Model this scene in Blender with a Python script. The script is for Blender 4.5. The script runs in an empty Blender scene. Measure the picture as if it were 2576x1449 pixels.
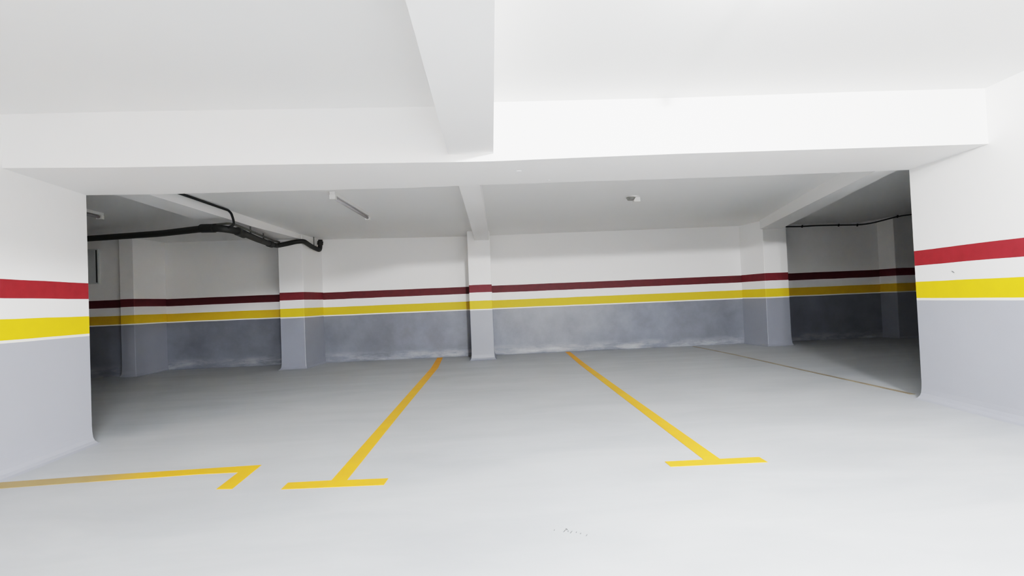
import bpy, bmesh, math, random
from mathutils import Vector, Matrix

random.seed(4)
COL = bpy.context.scene.collection

# ------------------------------------------------------------------ dimensions (metres)
CAM_H = 1.15
YB1, YB2 = 3.674, 4.453                       # front and rear face of the big cross beam
def XL(y): return -3.645 - 0.0512 * (y - YB2)  # inner face of the left wall
def XR(y): return 4.081 + 0.0525 * (y - YB2)   # inner face of the right wall
def YW(x): return 9.623 - 0.0264 * x           # face of the back wall
def ZF(x, y): return 0.0069 + 0.0027 * x + 0.0067 * y   # floor laid to a slight fall
def interp(x, pts):
    if x <= pts[0][0]: return pts[0][1]
    for (a, za), (b, zb) in zip(pts, pts[1:]):
        if x <= b: return za + (zb - za) * (x - a) / (b - a)
    return pts[-1][1]
REAR_CEIL = [(-9.5, 2.61), (-5.0, 2.59), (-3.5, 2.535), (-0.5, 2.482), (5.3, 2.472), (7.5, 2.452), (8.0, 2.50), (17.2, 2.50)]
def ZC(x): return interp(x, REAR_CEIL)

# ------------------------------------------------------------------ object helpers
def setp(o, label=None, cat=None, group=None, kind=None):
    if label: o['label'] = label
    if cat: o['category'] = cat
    if group: o['group'] = group
    if kind: o['kind'] = kind
    return o
def link(name, bm, mat, parent=None, smooth=False):
    bmesh.ops.recalc_face_normals(bm, faces=bm.faces[:])
    me = bpy.data.meshes.new(name); bm.to_mesh(me); bm.free()
    if smooth:
        for p in me.polygons: p.use_smooth = True
    o = bpy.data.objects.new(name, me); COL.objects.link(o)
    me.materials.append(mat)
    if parent is not None:
        o.parent = parent
        o.matrix_parent_inverse = Matrix.Identity(4)
        o.location = -Vector(parent.location) if parent.get('_abs') else (0, 0, 0)
    return o
def empty(name, loc):
    o = bpy.data.objects.new(name, None); COL.objects.link(o); o.location = loc
    o.empty_display_size = 0.1
    return o
def local(o, parent):
    """vertices were given in world space: move them under the parent"""
    o.data.transform(Matrix.Translation(-Vector(parent.location)))
    return o
def hexa(bm, c):
    """c: 8 corners, bottom 4 (ccw) then top 4"""
    v = [bm.verts.new(p) for p in c]
    for f in ((3, 2, 1, 0), (4, 5, 6, 7), (0, 1, 5, 4), (1, 2, 6, 5), (2, 3, 7, 6), (3, 0, 4, 7)):
        bm.faces.new([v[i] for i in f])
    return v
def box(bm, x0, x1, y0, y1, z0, z1):
    return hexa(bm, [(x0, y0, z0), (x1, y0, z0), (x1, y1, z0), (x0, y1, z0),
                     (x0, y0, z1), (x1, y0, z1), (x1, y1, z1), (x0, y1, z1)])
def loft(bm, rings, close=True, caps=True):
    R = [[bm.verts.new(p) for p in r] for r in rings]
    n = len(R[0])
    for a, b in zip(R, R[1:]):
        for i in range(n if close else n - 1):
            j = (i + 1) % n
            bm.faces.new((a[i], a[j], b[j], b[i]))
    if caps:
        bm.faces.new(R[0][::-1]); bm.faces.new(R[-1])
    return R
def smooth_path(pts, k=0.12, n=5):
    P = [Vector(p) for p in pts]; out = [P[0]]
    for a, b, c in zip(P, P[1:], P[2:]):
        d0 = (a - b); d1 = (c - b)
        r = min(k, d0.length * .45, d1.length * .45)
        s, e = b + d0.normalized() * r, b + d1.normalized() * r
        for i in range(n + 1):
            t = i / n
            out.append(s.lerp(b, t).lerp(b.lerp(e, t), t))
    out.append(P[-1]); return out
def tube(bm, pts, r, k=0.12, seg=12, raw=False):
    P = [Vector(p) for p in pts] if raw else smooth_path(pts, k)
    rings = []; up = Vector((0, 0, 1)); prev = None
    for i, p in enumerate(P):
        t = (P[min(i + 1, len(P) - 1)] - P[max(i - 1, 0)]).normalized()
        if prev is None:
            a = t.cross(up)
            if a.length < .1: a = t.cross(Vector((0, 1, 0)))
            a.normalize()
        else:
            a = prev - t * prev.dot(t); a.normalize()
        prev = a; b = t.cross(a)
        rings.append([p + (a * math.cos(q) + b * math.sin(q)) * r for q in [2 * math.pi * s / seg for s in range(seg)]])
    loft(bm, rings)
def cyl(bm, a, b, r0, r1=None, seg=24):
    r1 = r0 if r1 is None else r1
    a, b = Vector(a), Vector(b); t = (b - a).normalized()
    u = t.cross(Vector((0, 0, 1)))
    if u.length < .1: u = t.cross(Vector((0, 1, 0)))
    u.normalize(); w = t.cross(u)
    loft(bm, [[c + (u * math.cos(q) + w * math.sin(q)) * r for q in [2 * math.pi * s / seg for s in range(seg)]] for c, r in ((a, r0), (b, r1))])

# ------------------------------------------------------------------ materials
def new_mat(name):
    m = bpy.data.materials.new(name); m.use_nodes = True
    nt = m.node_tree; b = nt.nodes['Principled BSDF']
    return m, nt, b
def N(nt, t, **kw):
    n = nt.nodes.new(t)
    for k, v in kw.items(): setattr(n, k, v)
    return n
def plain(name, rgb, rough=.6, metal=0.0, bump=0.0, scale=60):
    m, nt, b = new_mat(name)
    geo = N(nt, 'ShaderNodeNewGeometry')
    no = N(nt, 'ShaderNodeTexNoise'); no.inputs['Scale'].default_value = scale
    nt.links.new(geo.outputs['Position'], no.inputs['Vector'])
    mx = N(nt, 'ShaderNodeMix', data_type='RGBA')
    mx.inputs['A'].default_value = (*[c * .93 for c in rgb], 1); mx.inputs['B'].default_value = (*[min(1, c * 1.05) for c in rgb], 1)
    nt.links.new(no.outputs['Fac'], mx.inputs['Factor'])
    nt.links.new(mx.outputs['Result'], b.inputs['Base Color'])
    b.inputs['Roughness'].default_value = rough; b.inputs['Metallic'].default_value = metal
    if bump:
        bp = N(nt, 'ShaderNodeBump'); bp.inputs['Strength'].default_value = bump; bp.inputs['Distance'].default_value = .004
        nt.links.new(no.outputs['Fac'], bp.inputs['Height']); nt.links.new(bp.outputs['Normal'], b.inputs['Normal'])
    return m

WHITE = (.83, .825, .815); RED = (.235, .012, .018); YEL = (.80, .515, .003); CREAM = (.84, .83, .76)
S1, S2, S3, S4, S5 = 1.466, 1.323, 1.1687, 1.0113, .9903
def banded(name, dado, off=0.0, blotch=.10, top=WHITE, wash=False, red=RED, yel=YEL):
    """white wall, red band, white, yellow band, thin cream line, grey dado: painted by height"""
    m, nt, b = new_mat(name); L = nt.links
    geo = N(nt, 'ShaderNodeNewGeometry'); sep = N(nt, 'ShaderNodeSeparateXYZ')
    L.new(geo.outputs['Position'], sep.inputs[0])
    # hand painted edges: millimetres of wobble
    wob = N(nt, 'ShaderNodeTexNoise'); wob.inputs['Scale'].default_value = 2.2; wob.inputs['Detail'].default_value = 4
    L.new(geo.outputs['Position'], wob.inputs['Vector'])
    wm = N(nt, 'ShaderNodeMath', operation='MULTIPLY_ADD'); wm.inputs[1].default_value = .010; wm.inputs[2].default_value = -.005 + off
    L.new(wob.outputs['Fac'], wm.inputs[0])
    z = N(nt, 'ShaderNodeMath', operation='ADD'); L.new(sep.outputs['Z'], z.inputs[0]); L.new(wm.outputs[0], z.inputs[1])
    # dado paint, cloudy roller marks
    n1 = N(nt, 'ShaderNodeTexNoise'); n1.inputs['Scale'].default_value = 1.6; n1.inputs['Detail'].default_value = 8; n1.inputs['Roughness'].default_value = .62
    L.new(geo.outputs['Position'], n1.inputs['Vector'])
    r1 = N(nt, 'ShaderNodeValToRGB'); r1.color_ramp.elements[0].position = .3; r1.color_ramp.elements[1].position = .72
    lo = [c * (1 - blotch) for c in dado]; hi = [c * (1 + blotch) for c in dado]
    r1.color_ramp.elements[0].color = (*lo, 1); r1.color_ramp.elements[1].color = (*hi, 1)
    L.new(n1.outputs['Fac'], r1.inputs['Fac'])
    n2 = N(nt, 'ShaderNodeTexNoise'); n2.inputs['Scale'].default_value = 14; n2.inputs['Detail'].default_value = 6
    L.new(geo.outputs['Position'], n2.inputs['Vector'])
    cur = r1.outputs['Color']
    if wash:   # pale streaks low down, where the damp has dried
        f = N(nt, 'ShaderNodeMapRange', interpolation_type='SMOOTHSTEP'); f.inputs['From Min'].default_value = .30; f.inputs['From Max'].default_value = .13
        L.new(sep.outputs['Z'], f.inputs['Value'])
        n3 = N(nt, 'ShaderNodeTexNoise'); n3.inputs['Scale'].default_value = 2.6; n3.inputs['Detail'].default_value = 8; n3.inputs['Roughness'].default_value = .7
        mp = N(nt, 'ShaderNodeMapping'); mp.inputs['Scale'].default_value = (.6, 1, 2.5); mp.inputs['Location'].default_value = (3, 0, 1)
        L.new(geo.outputs['Position'], mp.inputs['Vector']); L.new(mp.outputs[0], n3.inputs['Vector'])
        g = N(nt, 'ShaderNodeMapRange'); g.inputs['From Min'].default_value = .42; g.inputs['From Max'].default_value = .66; g.inputs['To Max'].default_value = .75
        L.new(n3.outputs['Fac'], g.inputs['Value'])
        mu = N(nt, 'ShaderNodeMath', operation='MULTIPLY'); L.new(f.outputs[0], mu.inputs[0]); L.new(g.outputs[0], mu.inputs[1])
        wx = N(nt, 'ShaderNodeMix', data_type='RGBA'); L.new(mu.outputs[0], wx.inputs['Factor']); L.new(cur, wx.inputs['A'])
        wx.inputs['B'].default_value = (.38, .40, .43, 1); cur = wx.outputs['Result']
    def over(cur, col, level, mottle=0.0):
        gt = N(nt, 'ShaderNodeMath', operation='GREATER_THAN'); gt.inputs[1].default_value = level
        L.new(z.outputs[0], gt.inputs[0])
        mx = N(nt, 'ShaderNodeMix', data_type='RGBA'); L.new(gt.outputs[0], mx.inputs['Factor'])
        L.new(cur, mx.inputs['A'])
        if mottle:
            q = N(nt, 'ShaderNodeMix', data_type='RGBA'); L.new(n2.outputs['Fac'], q.inputs['Factor'])
            q.inputs['A'].default_value = (*[c * (1 - mottle) for c in col], 1)
            q.inputs['B'].default_value = (*[c * (1 + mottle) for c in col], 1)
            L.new(q.outputs['Result'], mx.inputs['B'])
        else: mx.inputs['B'].default_value = (*col, 1)
        return mx.outputs['Result']
    cur = over(cur, CREAM, S5); cur = over(cur, yel, S4, .07); cur = over(cur, WHITE, S3, .01)
    cur = over(cur, red, S2, .25); cur = over(cur, top, S1, .01)
    L.new(cur, b.inputs['Base Color'])
    gl = N(nt, 'ShaderNodeMath', operation='GREATER_THAN'); gl.inputs[1].default_value = S5; L.new(z.outputs[0], gl.inputs[0])
    ro = N(nt, 'ShaderNodeMath', operation='MULTIPLY_ADD'); ro.inputs[1].default_value = .2; ro.inputs[2].default_value = .45
    L.new(gl.outputs[0], ro.inputs[0]); L.new(ro.outputs[0], b.inputs['Roughness'])
    bp = N(nt, 'ShaderNodeBump'); bp.inputs['Strength'].default_value = .25; bp.inputs['Distance'].default_value = .01
    L.new(n1.outputs['Fac'], bp.inputs['Height']); L.new(bp.outputs['Normal'], b.inputs['Normal'])
    return m
DADO = (.355, .372, .425)
M_SIDE = banded('banded wall paint', DADO, blotch=.03)
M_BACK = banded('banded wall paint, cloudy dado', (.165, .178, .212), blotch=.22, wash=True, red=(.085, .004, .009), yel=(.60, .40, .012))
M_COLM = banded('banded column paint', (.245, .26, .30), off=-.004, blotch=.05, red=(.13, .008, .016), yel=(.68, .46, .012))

def plaster(name, rgb):
    m, nt, b = new_mat(name); L = nt.links
    geo = N(nt, 'ShaderNodeNewGeometry')
    n = N(nt, 'ShaderNodeTexNoise'); n.inputs['Scale'].default_value = 1.1; n.inputs['Detail'].default_value = 5
    L.new(geo.outputs['Position'], n.inputs['Vector'])
    mx = N(nt, 'ShaderNodeMix', data_type='RGBA')
    mx.inputs['A'].default_value = (*[c * .975 for c in rgb], 1); mx.inputs['B'].default_value = (*[min(1, c * 1.02) for c in rgb], 1)
    L.new(n.outputs['Fac'], mx.inputs['Factor']); L.new(mx.outputs['Result'], b.inputs['Base Color'])
    b.inputs['Roughness'].default_value = .8
    bp = N(nt, 'ShaderNodeBump'); bp.inputs['Strength'].default_value = .15; bp.inputs['Distance'].default_value = .01
    L.new(n.outputs['Fac'], bp.inputs['Height']); L.new(bp.outputs['Normal'], b.inputs['Normal'])
    return m
M_CEIL = plaster('white ceiling paint', (.80, .80, .79))
M_BEAM = plaster('white beam paint', (.83, .825, .815))

def floor_mat():
    m, nt, b = new_mat('grey floor paint'); L = nt.links
    geo = N(nt, 'ShaderNodeNewGeometry')
    mp = N(nt, 'ShaderNodeMapping'); mp.inputs['Scale'].default_value = (.55, 1.9, 1)
    L.new(geo.outputs['Position'], mp.inputs['Vector'])
    n = N(nt, 'ShaderNodeTexNoise'); n.inputs['Scale'].default_value = 1.3; n.inputs['Detail'].default_value = 9; n.inputs['Roughness'].default_value = .6
    n.inputs['Distortion'].default_value = .5
    L.new(mp.outputs[0], n.inputs['Vector'])
    r = N(nt, 'ShaderNodeValToRGB'); r.color_ramp.elements[0].position = .28; r.color_ramp.elements[1].position = .7
    r.color_ramp.elements[0].color = (.365, .385, .405, 1); r.color_ramp.elements[1].color = (.45, .472, .49, 1)
    L.new(n.outputs['Fac'], r.inputs['Fac'])
    L.new(r.outputs['Color'], b.inputs['Base Color'])
    rr = N(nt, 'ShaderNodeMapRange'); rr.inputs['To Min'].default_value = .5; rr.inputs['To Max'].default_value = .65; b.inputs['Specular IOR Level'].default_value = .35
    L.new(n.outputs['Fac'], rr.inputs['Value']); L.new(rr.outputs[0], b.inputs['Roughness'])
    n2 = N(nt, 'ShaderNodeTexNoise'); n2.inputs['Scale'].default_value = 9; n2.inputs['Detail'].default_value = 6
    L.new(geo.outputs['Position'], n2.inputs['Vector'])
    bp = N(nt, 'ShaderNodeBump'); bp.inputs['Strength'].default_value = .2; bp.inputs['Distance'].default_value = .006
    L.new(n2.outputs['Fac'], bp.inputs['Height']); L.new(bp.outputs['Normal'], b.inputs['Normal'])
    return m
M_FLOOR = floor_mat()

def line_mat(name, worn):
    m, nt, b = new_mat(name); L = nt.links
    geo = N(nt, 'ShaderNodeNewGeometry')
    n = N(nt, 'ShaderNodeTexNoise'); n.inputs['Scale'].default_value = 5; n.inputs['Detail'].default_value = 7
    L.new(geo.outputs['Position'], n.inputs['Vector'])
    r = N(nt, 'ShaderNodeValToRGB'); r.color_ramp.elements[0].position = .35; r.color_ramp.elements[1].position = .7
    if worn:
        r.color_ramp.elements[0].color = (.24, .20, .14, 1); r.color_ramp.elements[1].color = (.33, .285, .20, 1)
    else:
        r.color_ramp.elements[0].color = (.74, .335, .014, 1); r.color_ramp.elements[1].color = (.82, .385, .012, 1)
    L.new(n.outputs['Fac'], r.inputs['Fac']); L.new(r.outputs['Color'], b.inputs['Base Color'])
    b.inputs['Roughness'].default_value = .55
    return m
M_LINE = line_mat('yellow line paint', False)
M_WORN = line_mat('worn line paint', True)
def shaded_line():
    m = M_LINE.copy(); m.name = 'yellow line paint, shaded stretch'; nt = m.node_tree; L = nt.links; b = nt.nodes['Principled BSDF']
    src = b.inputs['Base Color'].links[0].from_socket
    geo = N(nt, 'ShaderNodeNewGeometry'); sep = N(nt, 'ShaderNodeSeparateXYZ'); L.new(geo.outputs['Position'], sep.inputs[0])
    mr = N(nt, 'ShaderNodeMapRange', interpolation_type='SMOOTHSTEP'); mr.inputs['From Min'].default_value = -2.35; mr.inputs['From Max'].default_value = -2.95  # shade painted into the line colour, deepening towards the left wall
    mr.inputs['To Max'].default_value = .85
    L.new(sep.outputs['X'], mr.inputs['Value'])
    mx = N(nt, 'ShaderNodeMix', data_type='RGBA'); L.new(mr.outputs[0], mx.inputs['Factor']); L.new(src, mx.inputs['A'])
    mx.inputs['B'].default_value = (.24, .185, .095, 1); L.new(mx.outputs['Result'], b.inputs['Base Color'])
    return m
M_SHADED = shaded_line()
M_PIPE = plain('dark pipe', (.018, .019, .017), .55, bump=.2)
M_CABLE = plain('black cable', (.008, .010, .011), .6)
M_STEEL = plain('galvanised strap', (.25, .25, .24), .45, .6)
M_ABSORB = plain('dark unseen wall absorber', (.09, .09, .09), .9, bump=.2, scale=6)  # dark colour given to unseen right walls to cut bounce into the corner
M_LAMP = plain('white lamp metal', (.72, .72, .70), .4)
M_LAMPSH = plain('grey lamp underside', (.40, .39, .40), .5)
M_PLAST = plain('white plastic', (.78, .78, .75), .4)
M_DARKPL = plain('grey plastic', (.20, .20, .19), .4)
M_CAB = plain('pale grey sheet metal', (.55, .58, .58), .5)
M_GAP = plain('dark seam', (.02, .02, .02), .8)
M_FLECK = plain('white paint fleck', (.88, .88, .87), .5)
M_SCUFF = plain('grey scuff', (.12, .125, .13), .7)

# ------------------------------------------------------------------ the shell
def struct(name, bm, mat, smooth=False):
    return setp(link(name, bm, mat, smooth=smooth), kind='structure')

NEAR, FARX0, FARX1, BACK = -9.0, -9.2, 17.0, 10.6
bm = bmesh.new()
hexa(bm, [(x, y, ZF(x, y) - t) for t in (.2, 0) for x, y in ((FARX0, NEAR), (FARX1, NEAR), (FARX1, BACK), (FARX0, BACK))])
struct('floor', bm, M_FLOOR)

# side walls of the near bay: plaster sweeps into the floor with a small cove
COVE = [(.085, .0), (.05, .008), (.024, .026), (.010, .055), (.003, .10), (0, .16)]
def side_wall(name, f, s):
    """f(y) gives the inner face, s=+1 when the room lies to +x of it"""
    bm = bmesh.new(); rings = []
    for y in (NEAR, -2, 0, 2, YB1, YB2):
        x = f(y); z0 = ZF(x, y)
        rings.append([(x - s * .35, y, z0 - .1), (x + s * .085, y, z0 - .1)] + [(x + s * a, y, z0 + h) for a, h in COVE] + [(x, y, 2.85), (x - s * .35, y, 2.85)])
    loft(bm, rings)
    return struct(name, bm, M_SIDE)
side_wall('wall_left', XL, 1)
side_wall('wall_right', XR, -1)
# return walls either side of the opening, facing the rear bay
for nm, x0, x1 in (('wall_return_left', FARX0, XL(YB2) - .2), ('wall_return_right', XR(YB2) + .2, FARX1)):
    bm = bmesh.new(); box(bm, x0, x1, YB2 - .25, YB2 - .001, -.1, 2.85); struct(nm, bm, M_ABSORB if x0 > 0 else M_SIDE)
bm = bmesh.new(); box(bm, -4.4, 5, NEAR - .2, NEAR, -.1, 2.85); struct('wall_near', bm, M_SIDE)
# back wall
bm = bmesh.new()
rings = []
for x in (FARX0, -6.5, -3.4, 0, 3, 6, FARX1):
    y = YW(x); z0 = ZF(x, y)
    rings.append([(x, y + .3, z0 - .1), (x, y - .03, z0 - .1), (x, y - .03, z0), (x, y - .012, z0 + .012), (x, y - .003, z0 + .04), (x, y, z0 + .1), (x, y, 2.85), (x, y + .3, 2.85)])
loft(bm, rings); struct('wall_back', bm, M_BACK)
bm = bmesh.new(); box(bm, FARX0 - .2, FARX0, YB2 - .25, BACK, -.1, 2.85); struct('wall_far_left', bm, M_SIDE)
bm = bmesh.new(); box(bm, FARX1, FARX1 + .2, YB2 - .25, BACK, -.1, 2.85); struct('wall_far_right', bm, M_ABSORB)

# ceilings: near slab high, rear slab lower
FRONT_CEIL = [(-4.6, 2.695), (-2.7, 2.692), (-1.55, 2.68), (-.38, 2.67), (-.12, 2.68), (.076, 2.693), (1.5, 2.691), (3.1, 2.704), (5.2, 2.706)]
bm = bmesh.new()
loft(bm, [[(x, NEAR, z), (x, YB1 + .1, z), (x, YB1 + .1, 3.0), (x, NEAR, 3.0)] for x, z in FRONT_CEIL])
loft(bm, [[(x, YB2 - .05, z), (x, BACK, z), (x, BACK, 3.0), (x, YB2 - .05, 3.0)] for x, z in REAR_CEIL])
struct('ceiling', bm, M_CEIL)

# ------------------------------------------------------------------ beams
def beam(name, rings, label):
    bm = bmesh.new(); loft(bm, rings)
    return setp(link(name, bm, M_BEAM), label, 'beam')
FB = [(-3.99, 2.296), (-3.56, 2.291), (-2.76, 2.271), (-1.59, 2.257), (-.304, 2.236), (.045, 2.233), (.7, 2.241), (1.479, 2.248), (2.765, 2.250), (4.023, 2.253), (4.5, 2.255)]
RB = [(-3.99, 2.268), (-3.642, 2.265), (-3.0, 2.251), (-1.933, 2.247), (-.845, 2.238), (.266, 2.244), (2.166, 2.244), (4.081, 2.256), (4.5, 2.257)]
xs = sorted({x for x, _ in FB} | {x for x, _ in RB})
xs = [x for x in xs if XL(YB2) - .2 <= x <= XR(YB2) + .2]
beam('ceiling_beam', [[(x, YB1, interp(x, FB)), (x, YB2, interp(x, RB)), (x, YB2, 2.95), (x, YB1, 2.95)] for x in xs],
     'wide white cross beam spanning the whole opening from left wall to right wall')
bx = lambda y, x0, x1, z: [(x0, y, z), (x1, y, z), (x1, y, 2.95), (x0, y, 2.95)]
beam('ceiling_beam', [bx(NEAR, -.29, .052, 2.293), bx(0, -.285, .052, 2.293), bx(1.79, -.283, .052, 2.293), bx(YB1 + .002, -.30, .047, 2.293)],
     'white ceiling beam running overhead from the camera to the cross beam')
beam('ceiling_beam', [bx(YB2 - .01, -.288, -.086, 2.285), bx(6.7, -.29, -.065, 2.295), bx(8.96, -.308, -.041, 2.305)],
     'slim white ceiling beam ending on top of the middle column')
beam('ceiling_beam', [bx(YB2 - .01, -3.80, -3.52, 2.405), bx(7.2, -3.97, -3.53, 2.41), bx(9.0, -3.99, -3.50, 2.45)],
     'shaded white ceiling beam with dark pipe along it, above the left column')
beam('ceiling_beam', [bx(YB2 - .01, 3.84, 4.055, 2.30), bx(6.5, 4.42, 4.74, 2.30), bx(8.86, 5.12, 5.54, 2.31)],
     'slanting white ceiling beam from the right wall corner to the right column')

# ------------------------------------------------------------------ columns (front face plus flanks, flared at the floor)
def column(front, back, label, z1):
    """front/back: (x0, x1, y)"""
    bm = bmesh.new(); rings = []
    (a0, a1, ya), (b0, b1, yb) = front, back
    for dz, g in ((-.06, .045), (.0, .045), (.012, .026), (.04, .010), (.10, .003), (.2, 0), (None, 0)):
        r = []
        for x, y, sx, sy in ((a0, ya, -1, -1), (a1, ya, 1, -1), (b1, yb, 1, 0), (b0, yb, -1, 0)):
            z = z1 if dz is None else ZF(x, y) + dz
            r.append((x + sx * g, y + sy * g, z))
        rings.append(r)
    loft(bm, rings)
    o = link('column', bm, M_COLM)
    bv = o.modifiers.new('edge', 'BEVEL'); bv.width = .008; bv.segments = 2; bv.limit_method = 'ANGLE'; bv.angle_limit = .9
    return setp(o, label, 'column')
column((-.445, -.02, 8.95), (-.445, -.02, 9.68), 'middle column in front of the back wall, banded red and yellow', 2.56)
column((-3.93, -3.49, 8.95), (-3.88, -3.40, 9.76), 'left column on the back wall with dark pipe around its top', 2.62)
column((5.17, 5.63, 8.87), (5.03, 5.60, 9.56), 'right column on the back wall, at the edge of the dark corner', 2.56)
column((-6.83, -6.58, 9.02), (-6.83, -6.52, 9.84), 'dim narrow column in the shadowed far left corner', 2.68)
column((7.93, 8.8, 9.08), (7.86, 8.8, 9.5), 'unlit column in the dark far right corner', 2.6)
# the wall steps forward left of the narrow column
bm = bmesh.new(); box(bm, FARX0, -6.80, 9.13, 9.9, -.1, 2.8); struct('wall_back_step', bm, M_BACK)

# ------------------------------------------------------------------ painted floor lines
def marking(polys, mat, label):
    bm = bmesh.new()
    for poly in polys:
        a = [bm.verts.new((x, y, ZF(x, y) + .003)) for x, y in poly]
        b = [bm.verts.new((x, y, ZF(x, y) - .004)) for x, y in poly]
        bm.faces.new(a); bm.faces.new(b[::-1])
        for i in range(len(a)):
            j = (i + 1) % len(a); bm.faces.new((a[i], b[i], b[j], a[j]))
    return setp(link('parking_line', bm, mat), label, 'floor marking')
marking([[(-1.384, 3.187), (-1.381, 3.079), (-.734, 3.052), (-.729, 3.160), (-.999, 3.172), (-1.00, 5.0), (-.985, 8.2), (-1.055, 9.62), (-1.165, 9.62), (-1.105, 8.2), (-1.105, 5.0), (-1.103, 3.184)]],
        M_LINE, 'yellow T-shaped line left of the middle column')
marking([[(1.099, 3.170), (1.103, 3.072), (1.735, 3.052), (1.735, 3.153), (1.470, 3.160), (1.462, 5.5), (1.462, 7.8), (1.49, 9.55), (1.40, 9.55), (1.362, 7.8), (1.360, 5.5), (1.361, 3.163)]],
        M_LINE, 'yellow T-shaped line right of the middle column')
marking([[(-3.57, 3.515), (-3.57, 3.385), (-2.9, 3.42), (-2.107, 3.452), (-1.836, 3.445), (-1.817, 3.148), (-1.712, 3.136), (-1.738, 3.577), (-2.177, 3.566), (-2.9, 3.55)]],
        M_SHADED, 'yellow L-shaped line beginning at the left wall')
marking([[(4.11, 4.62), (4.165, 4.62), (4.115, 6.3), (4.09, 8.0), (3.99, 9.45), (3.94, 9.45), (4.04, 8.0), (4.065, 6.3)]],
        M_WORN, 'faded thin brownish line running to the right wall corner')

# ------------------------------------------------------------------ dark pipe and cables
root = empty('drain_pipe', (-3.5, 6.45, 2.26))
setp(root, 'thick dark pipe run under the left ceiling, bending round the left column', 'pipe')
main = [(-8.6, 9.05, 2.50), (-6.72, 8.2, 2.475), (-4.94, 7.3, 2.365), (-3.75, 6.5, 2.285), (-3.50, 6.45, 2.258), (-3.44, 6.7, 2.25), (-3.62, 7.5, 2.268), (-3.86, 8.55, 2.312)]
bm = bmesh.new(); tube(bm, main, .047, k=.18); local(link('pipe_run', bm, M_PIPE, root, smooth=True), root)
bend = [(-3.86, 8.55, 2.312), (-3.90, 8.86, 2.330), (-3.73, 8.88, 2.362), (-3.56, 8.86, 2.392), (-3.43, 8.88, 2.400), (-3.41, 9.2, 2.338), (-3.36, 9.50, 2.288), (-3.345, 9.50, 2.50)]
bm = bmesh.new(); tube(bm, bend, .042, k=.07); local(link('pipe_bend', bm, M_PIPE, root, smooth=True), root)
for a, b, r in (((-3.88, 6.57, 2.295), (-3.66, 6.475, 2.276), .058), ((-3.45, 6.64, 2.25), (-3.51, 6.92, 2.255), .058), ((-3.80, 8.30, 2.30), (-3.86, 8.55, 2.313), .056), ((-3.355, 9.50, 2.40), (-3.347, 9.50, 2.47), .054)):
    bm = bmesh.new(); cyl(bm, a, b, r, seg=20); local(link('pipe_collar', bm, M_PIPE, root, smooth=False), root)
for x, y, z in ((-3.55, 7.2, 2.262), (-3.74, 8.0, 2.29), (-3.40, 9.3, 2.32)):
    bm = bmesh.new(); box(bm, x - .006, x + .006, y - .012, y + .012, z + .04, ZC(x) + .01)
    local(link('hanger', bm, M_STEEL, root), root)

bm = bmesh.new(); tube(bm, [(-3.78, 6.6, 2.34), (-3.42, 6.42, 2.325), (-3.43, 6.8, 2.315), (-3.60, 7.7, 2.33), (-3.80, 8.5, 2.37), (-3.88, 8.9, 2.40)], .016, k=.1)
o = local(link('conduit', bm, plain('grey conduit', (.10, .10, .09), .6), root, smooth=True), root); o['label'] = 'thin grey conduit strapped along the top'
bm = bmesh.new(); tube(bm, [(-3.49, 4.52, 2.516), (-3.49, 5.60, 2.516), (-3.485, 6.50, 2.512), (-3.45, 6.50, 2.47), (-3.40, 6.45, 2.38), (-3.385, 6.44, 2.30), (-3.46, 6.42, 2.27)], .015, k=.05)
setp(link('cable', bm, M_CABLE, smooth=True), 'black cable along the left ceiling beam, dropping to the dark pipe', 'cable')
pts = []
ctrl = [(5.66, 9.40, 2.412), (6.03, 9.40, 2.410), (6.3, 9.40, 2.402), (6.53, 9.40, 2.411), (6.97, 9.39, 2.406), (7.2, 9.38, 2.397), (7.47, 9.36, 2.389), (7.70, 9.33, 2.409), (7.80, 9.1, 2.440), (7.83, 8.8, 2.459), (7.88, 8.55, 2.442), (8.1, 7.6, 2.445)]
bm = bmesh.new(); tube(bm, ctrl, .012, k=.12, seg=8)
for x, y, z in ((7.05, 9.385, 2.395), (7.42, 9.36, 2.38), (6.3, 9.4, 2.40), (7.82, 8.85, 2.452)):
    cyl(bm, (x, y, z - .018), (x + .01, y, z + .03), .014, seg=8)
setp(link('cable', bm, M_CABLE, smooth=True), 'thin black sagging cable along the top of the dark right wall', 'cable')

# ------------------------------------------------------------------ ceiling fixtures
def batten(loc, rotz, label, length=1.42, group='fluorescent battens on the ceiling'):
    t = empty('ceiling_lamp', loc); t.rotation_euler = (0, 0, rotz)
    setp(t, label, 'lamp', group)
    bm = bmesh.new(); h = length / 2
    sec = lambda y: [(-.032, y, 0), (.032, y, 0), (.028, y, -.038), (-.028, y, -.038)]
    loft(bm, [sec(-h), sec(h)]); link('housing', bm, M_LAMP, t)
    bm = bmesh.new(); tube(bm, [(0, -h + .05, -.062), (0, h - .05, -.062)], .019, raw=True); link('tube', bm, M_LAMPSH, t, smooth=True)
    for s in (-1, 1):
        bm = bmesh.new(); box(bm, -.034, .034, s * h - (.05 if s > 0 else 0), s * h + (.05 if s < 0 else 0), -.088, -.036)
        link('end_socket', bm, M_PLAST, t)
    return t
batten((-1.80, 6.33, ZC(-1.80) - .001), math.radians(-1.5), 'unlit white tube lamp on the ceiling, left of the middle column', 1.46)
batten((-5.30, 6.05, ZC(-5.30) - .001), math.radians(4), 'dim tube lamp on the dark ceiling at the far left', 1.46)

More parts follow.
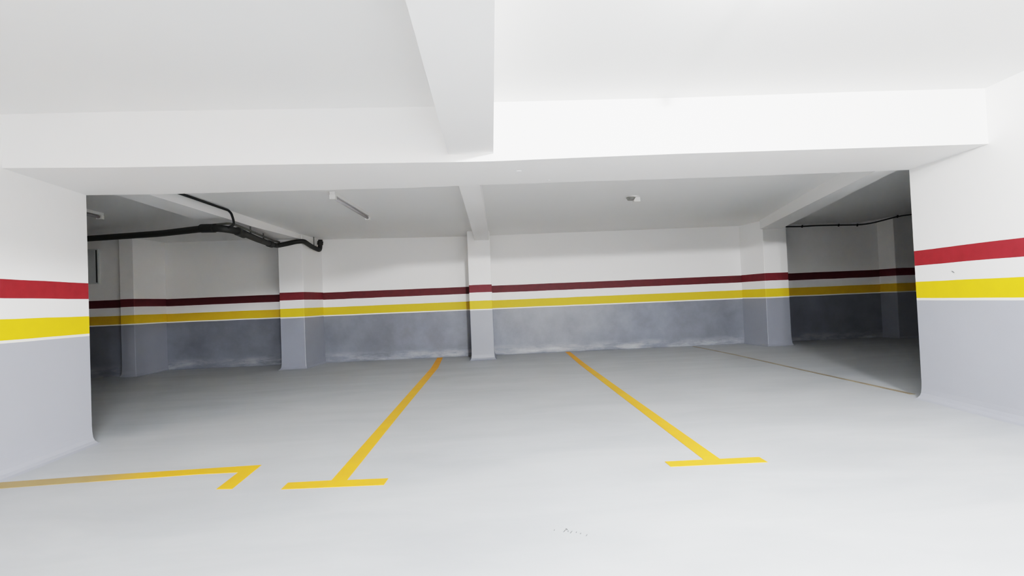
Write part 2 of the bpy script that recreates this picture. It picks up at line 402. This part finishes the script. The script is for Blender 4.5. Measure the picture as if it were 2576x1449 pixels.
batten((1.42, 1.30, 2.69), 0, 'lit white tube lamp overhead in the near bay', 1.3)
batten((1.42, -3.0, 2.69), 0, 'lit white tube lamp added far behind the camera to light the rear bay', 1.3)  # unseen lamp, added so direct light reaches deep into the rear bay
t = empty('ceiling_sensor', (1.93, 6.32, ZC(1.93)))
setp(t, 'small round white fixture on the ceiling right of the middle column', 'detector')
bm = bmesh.new(); cyl(bm, (0, 0, .002), (0, 0, -.018), .085, .08); link('base_plate', bm, M_PLAST, t)
bm = bmesh.new(); cyl(bm, (-.035, -.02, -.016), (-.035, -.02, -.05), .065, .045); link('lens_dome', bm, M_DARKPL, t, smooth=False)
bm = bmesh.new(); box(bm, .0, .085, -.045, .03, -.075, -.016)
link('housing', bm, M_PLAST, t)

# pale box on the stepped wall at far left
t = empty('wall_cabinet', (-7.56, 9.13, 2.15))
setp(t, 'pale grey box hung high on the wall beside the left pillar edge', 'cabinet')
bm = bmesh.new(); box(bm, -.35, .30, -.04, .0, -.37, .27); o = link('body', bm, M_CAB, t)
bm = bmesh.new(); box(bm, -.33, .265, -.055, -.038, -.345, .25); link('door', bm, M_CAB, t)
bm = bmesh.new(); box(bm, .267, .285, -.048, -.039, -.35, .25); link('door_gap', bm, M_GAP, t)

# ------------------------------------------------------------------ small marks
def chips(name, items, mat, label, cat, normal='z'):
    bm = bmesh.new()
    for x, y, z, a, b, rot in items:
        n = 9; top = []; bot = []
        for i in range(n):
            q = 2 * math.pi * i / n; r = random.uniform(.75, 1.15)
            u, v = a * r * math.cos(q), b * r * math.sin(q)
            u, v = u * math.cos(rot) - v * math.sin(rot), u * math.sin(rot) + v * math.cos(rot)
            if normal == 'z': top.append((x + u, y + v, z + .002)); bot.append((x + u, y + v, z - .003))
            else: top.append((x - .003, y + u, z + v)); bot.append((x + .003, y + u, z + v))
        loft(bm, [bot, top])
    return setp(link(name, bm, mat), label, cat)
fl = []
for dx, dy, a, b, r in ((0, 0, .010, .004, 1.9), (.004, -.02, .007, .002, 1.1), (.018, -.03, .013, .002, 1.0), (.042, -.035, .007, .002, 1.0), (.06, -.05, .006, .002, 1.0), (-.06, .0, .007, .002, 1.1), (-.012, -.015, .014, .0015, 1.0), (.085, -.07, .010, .0015, 1.0)):
    x, y = .311 + dx, 2.34 + dy; fl.append((x, y, ZF(x, y), a, b, r))
for it in fl:
    setp(chips('scuff_mark', [it], M_SCUFF, 'tiny grey scuff in the cluster on the pale floor, bottom centre', 'scuff'), group='cluster of tiny floor scuffs')
chips('paint_fleck', [(.263, 3.988, interp(.263, FB) + .001, .021, .006, .1)], M_FLECK, 'short white paint fleck on the underside of the cross beam', 'paint mark')
chips('paint_fleck', [(.556, 4.35, 2.2425, .014, .012, .1)], M_FLECK, 'rounder white paint blob at the rear edge of the cross beam', 'paint mark')
chips('scuff_mark', [(XR(4.05), 4.05, 1.24, .018, .004, .7)], M_SCUFF, 'small grey scratch between the red and yellow bands, right wall', 'scuff', 'x')

# ------------------------------------------------------------------ light
def area(name, loc, sx, sy, power, rgb=(1, .985, .96), rot=(0, 0, 0)):
    l = bpy.data.lights.new(name, 'AREA'); l.shape = 'RECTANGLE'; l.size = sx; l.size_y = sy; l.energy = power; l.color = rgb
    o = bpy.data.objects.new(name, l); COL.objects.link(o); o.location = loc; o.rotation_euler = rot
    return o
def point(name, loc, power, r=.06, rgb=(1, .998, 1)):
    l = bpy.data.lights.new(name, 'POINT'); l.energy = power; l.shadow_soft_size = r; l.color = rgb
    o = bpy.data.objects.new(name, l); COL.objects.link(o); o.location = loc
    return o
for y0, y1, p in ((.75, 1.85, 46), (-3.9, -2.4, 720)):
    for i in range(3):
        point('tube_light', (1.42, y0 + (y1 - y0) * i / 2, 2.56), p, .04 if y0 > 0 else .09)
w = bpy.data.worlds.new('World'); bpy.context.scene.world = w; w.use_nodes = True
w.node_tree.nodes['Background'].inputs[0].default_value = (.8, .85, .9, 1); w.node_tree.nodes['Background'].inputs[1].default_value = .0

# ------------------------------------------------------------------ camera
F, YAW, PITCH, ROLL = 1200.8, .0398, .0189, .0417
Rt = Vector((math.cos(YAW), -math.sin(YAW), 0)); Fw = Vector((math.sin(YAW), math.cos(YAW), 0)); Up = Vector((0, 0, 1))
Fd = math.cos(PITCH) * Fw + math.sin(PITCH) * Up; U2 = -math.sin(PITCH) * Fw + math.cos(PITCH) * Up
cx = math.cos(ROLL) * Rt - math.sin(ROLL) * U2; cy = math.sin(ROLL) * Rt + math.cos(ROLL) * U2
cam = bpy.data.cameras.new('Camera'); co = bpy.data.objects.new('Camera', cam); COL.objects.link(co)
M = Matrix((cx, cy, -Fd)).transposed().to_4x4(); M.translation = (0, 0, CAM_H); co.matrix_world = M
cam.sensor_width = 36; cam.lens = F / 2576 * 36; cam.shift_y = (733.4 - 724.5) / 2576; cam.clip_start = .02
bpy.context.scene.camera = co
sc = bpy.context.scene
WL = 4.0
TONE = [(0, 0), (.03, .026), (.07, .083), (.15, .212), (.3, .42), (.6, .615), (.9, .74), (1.4, .86), (2.4, .96), (WL, 1.0)]
sc.view_settings.view_transform = 'Standard'; sc.view_settings.look = 'None'
sc.view_settings.exposure = -0.08
# soft shoulder, as a phone camera develops the picture
sc.view_settings.use_curve_mapping = True
cm = sc.view_settings.curve_mapping
cm.white_level = (WL, WL, WL)
cv = cm.curves[3]
for p, q in TONE[1:-1]: cv.points.new(p / WL, q)
for p in cv.points: p.handle_type = 'AUTO_CLAMPED'
cm.update()
sc.cycles.max_bounces = 14; sc.cycles.diffuse_bounces = 10; sc.cycles.use_denoising = True
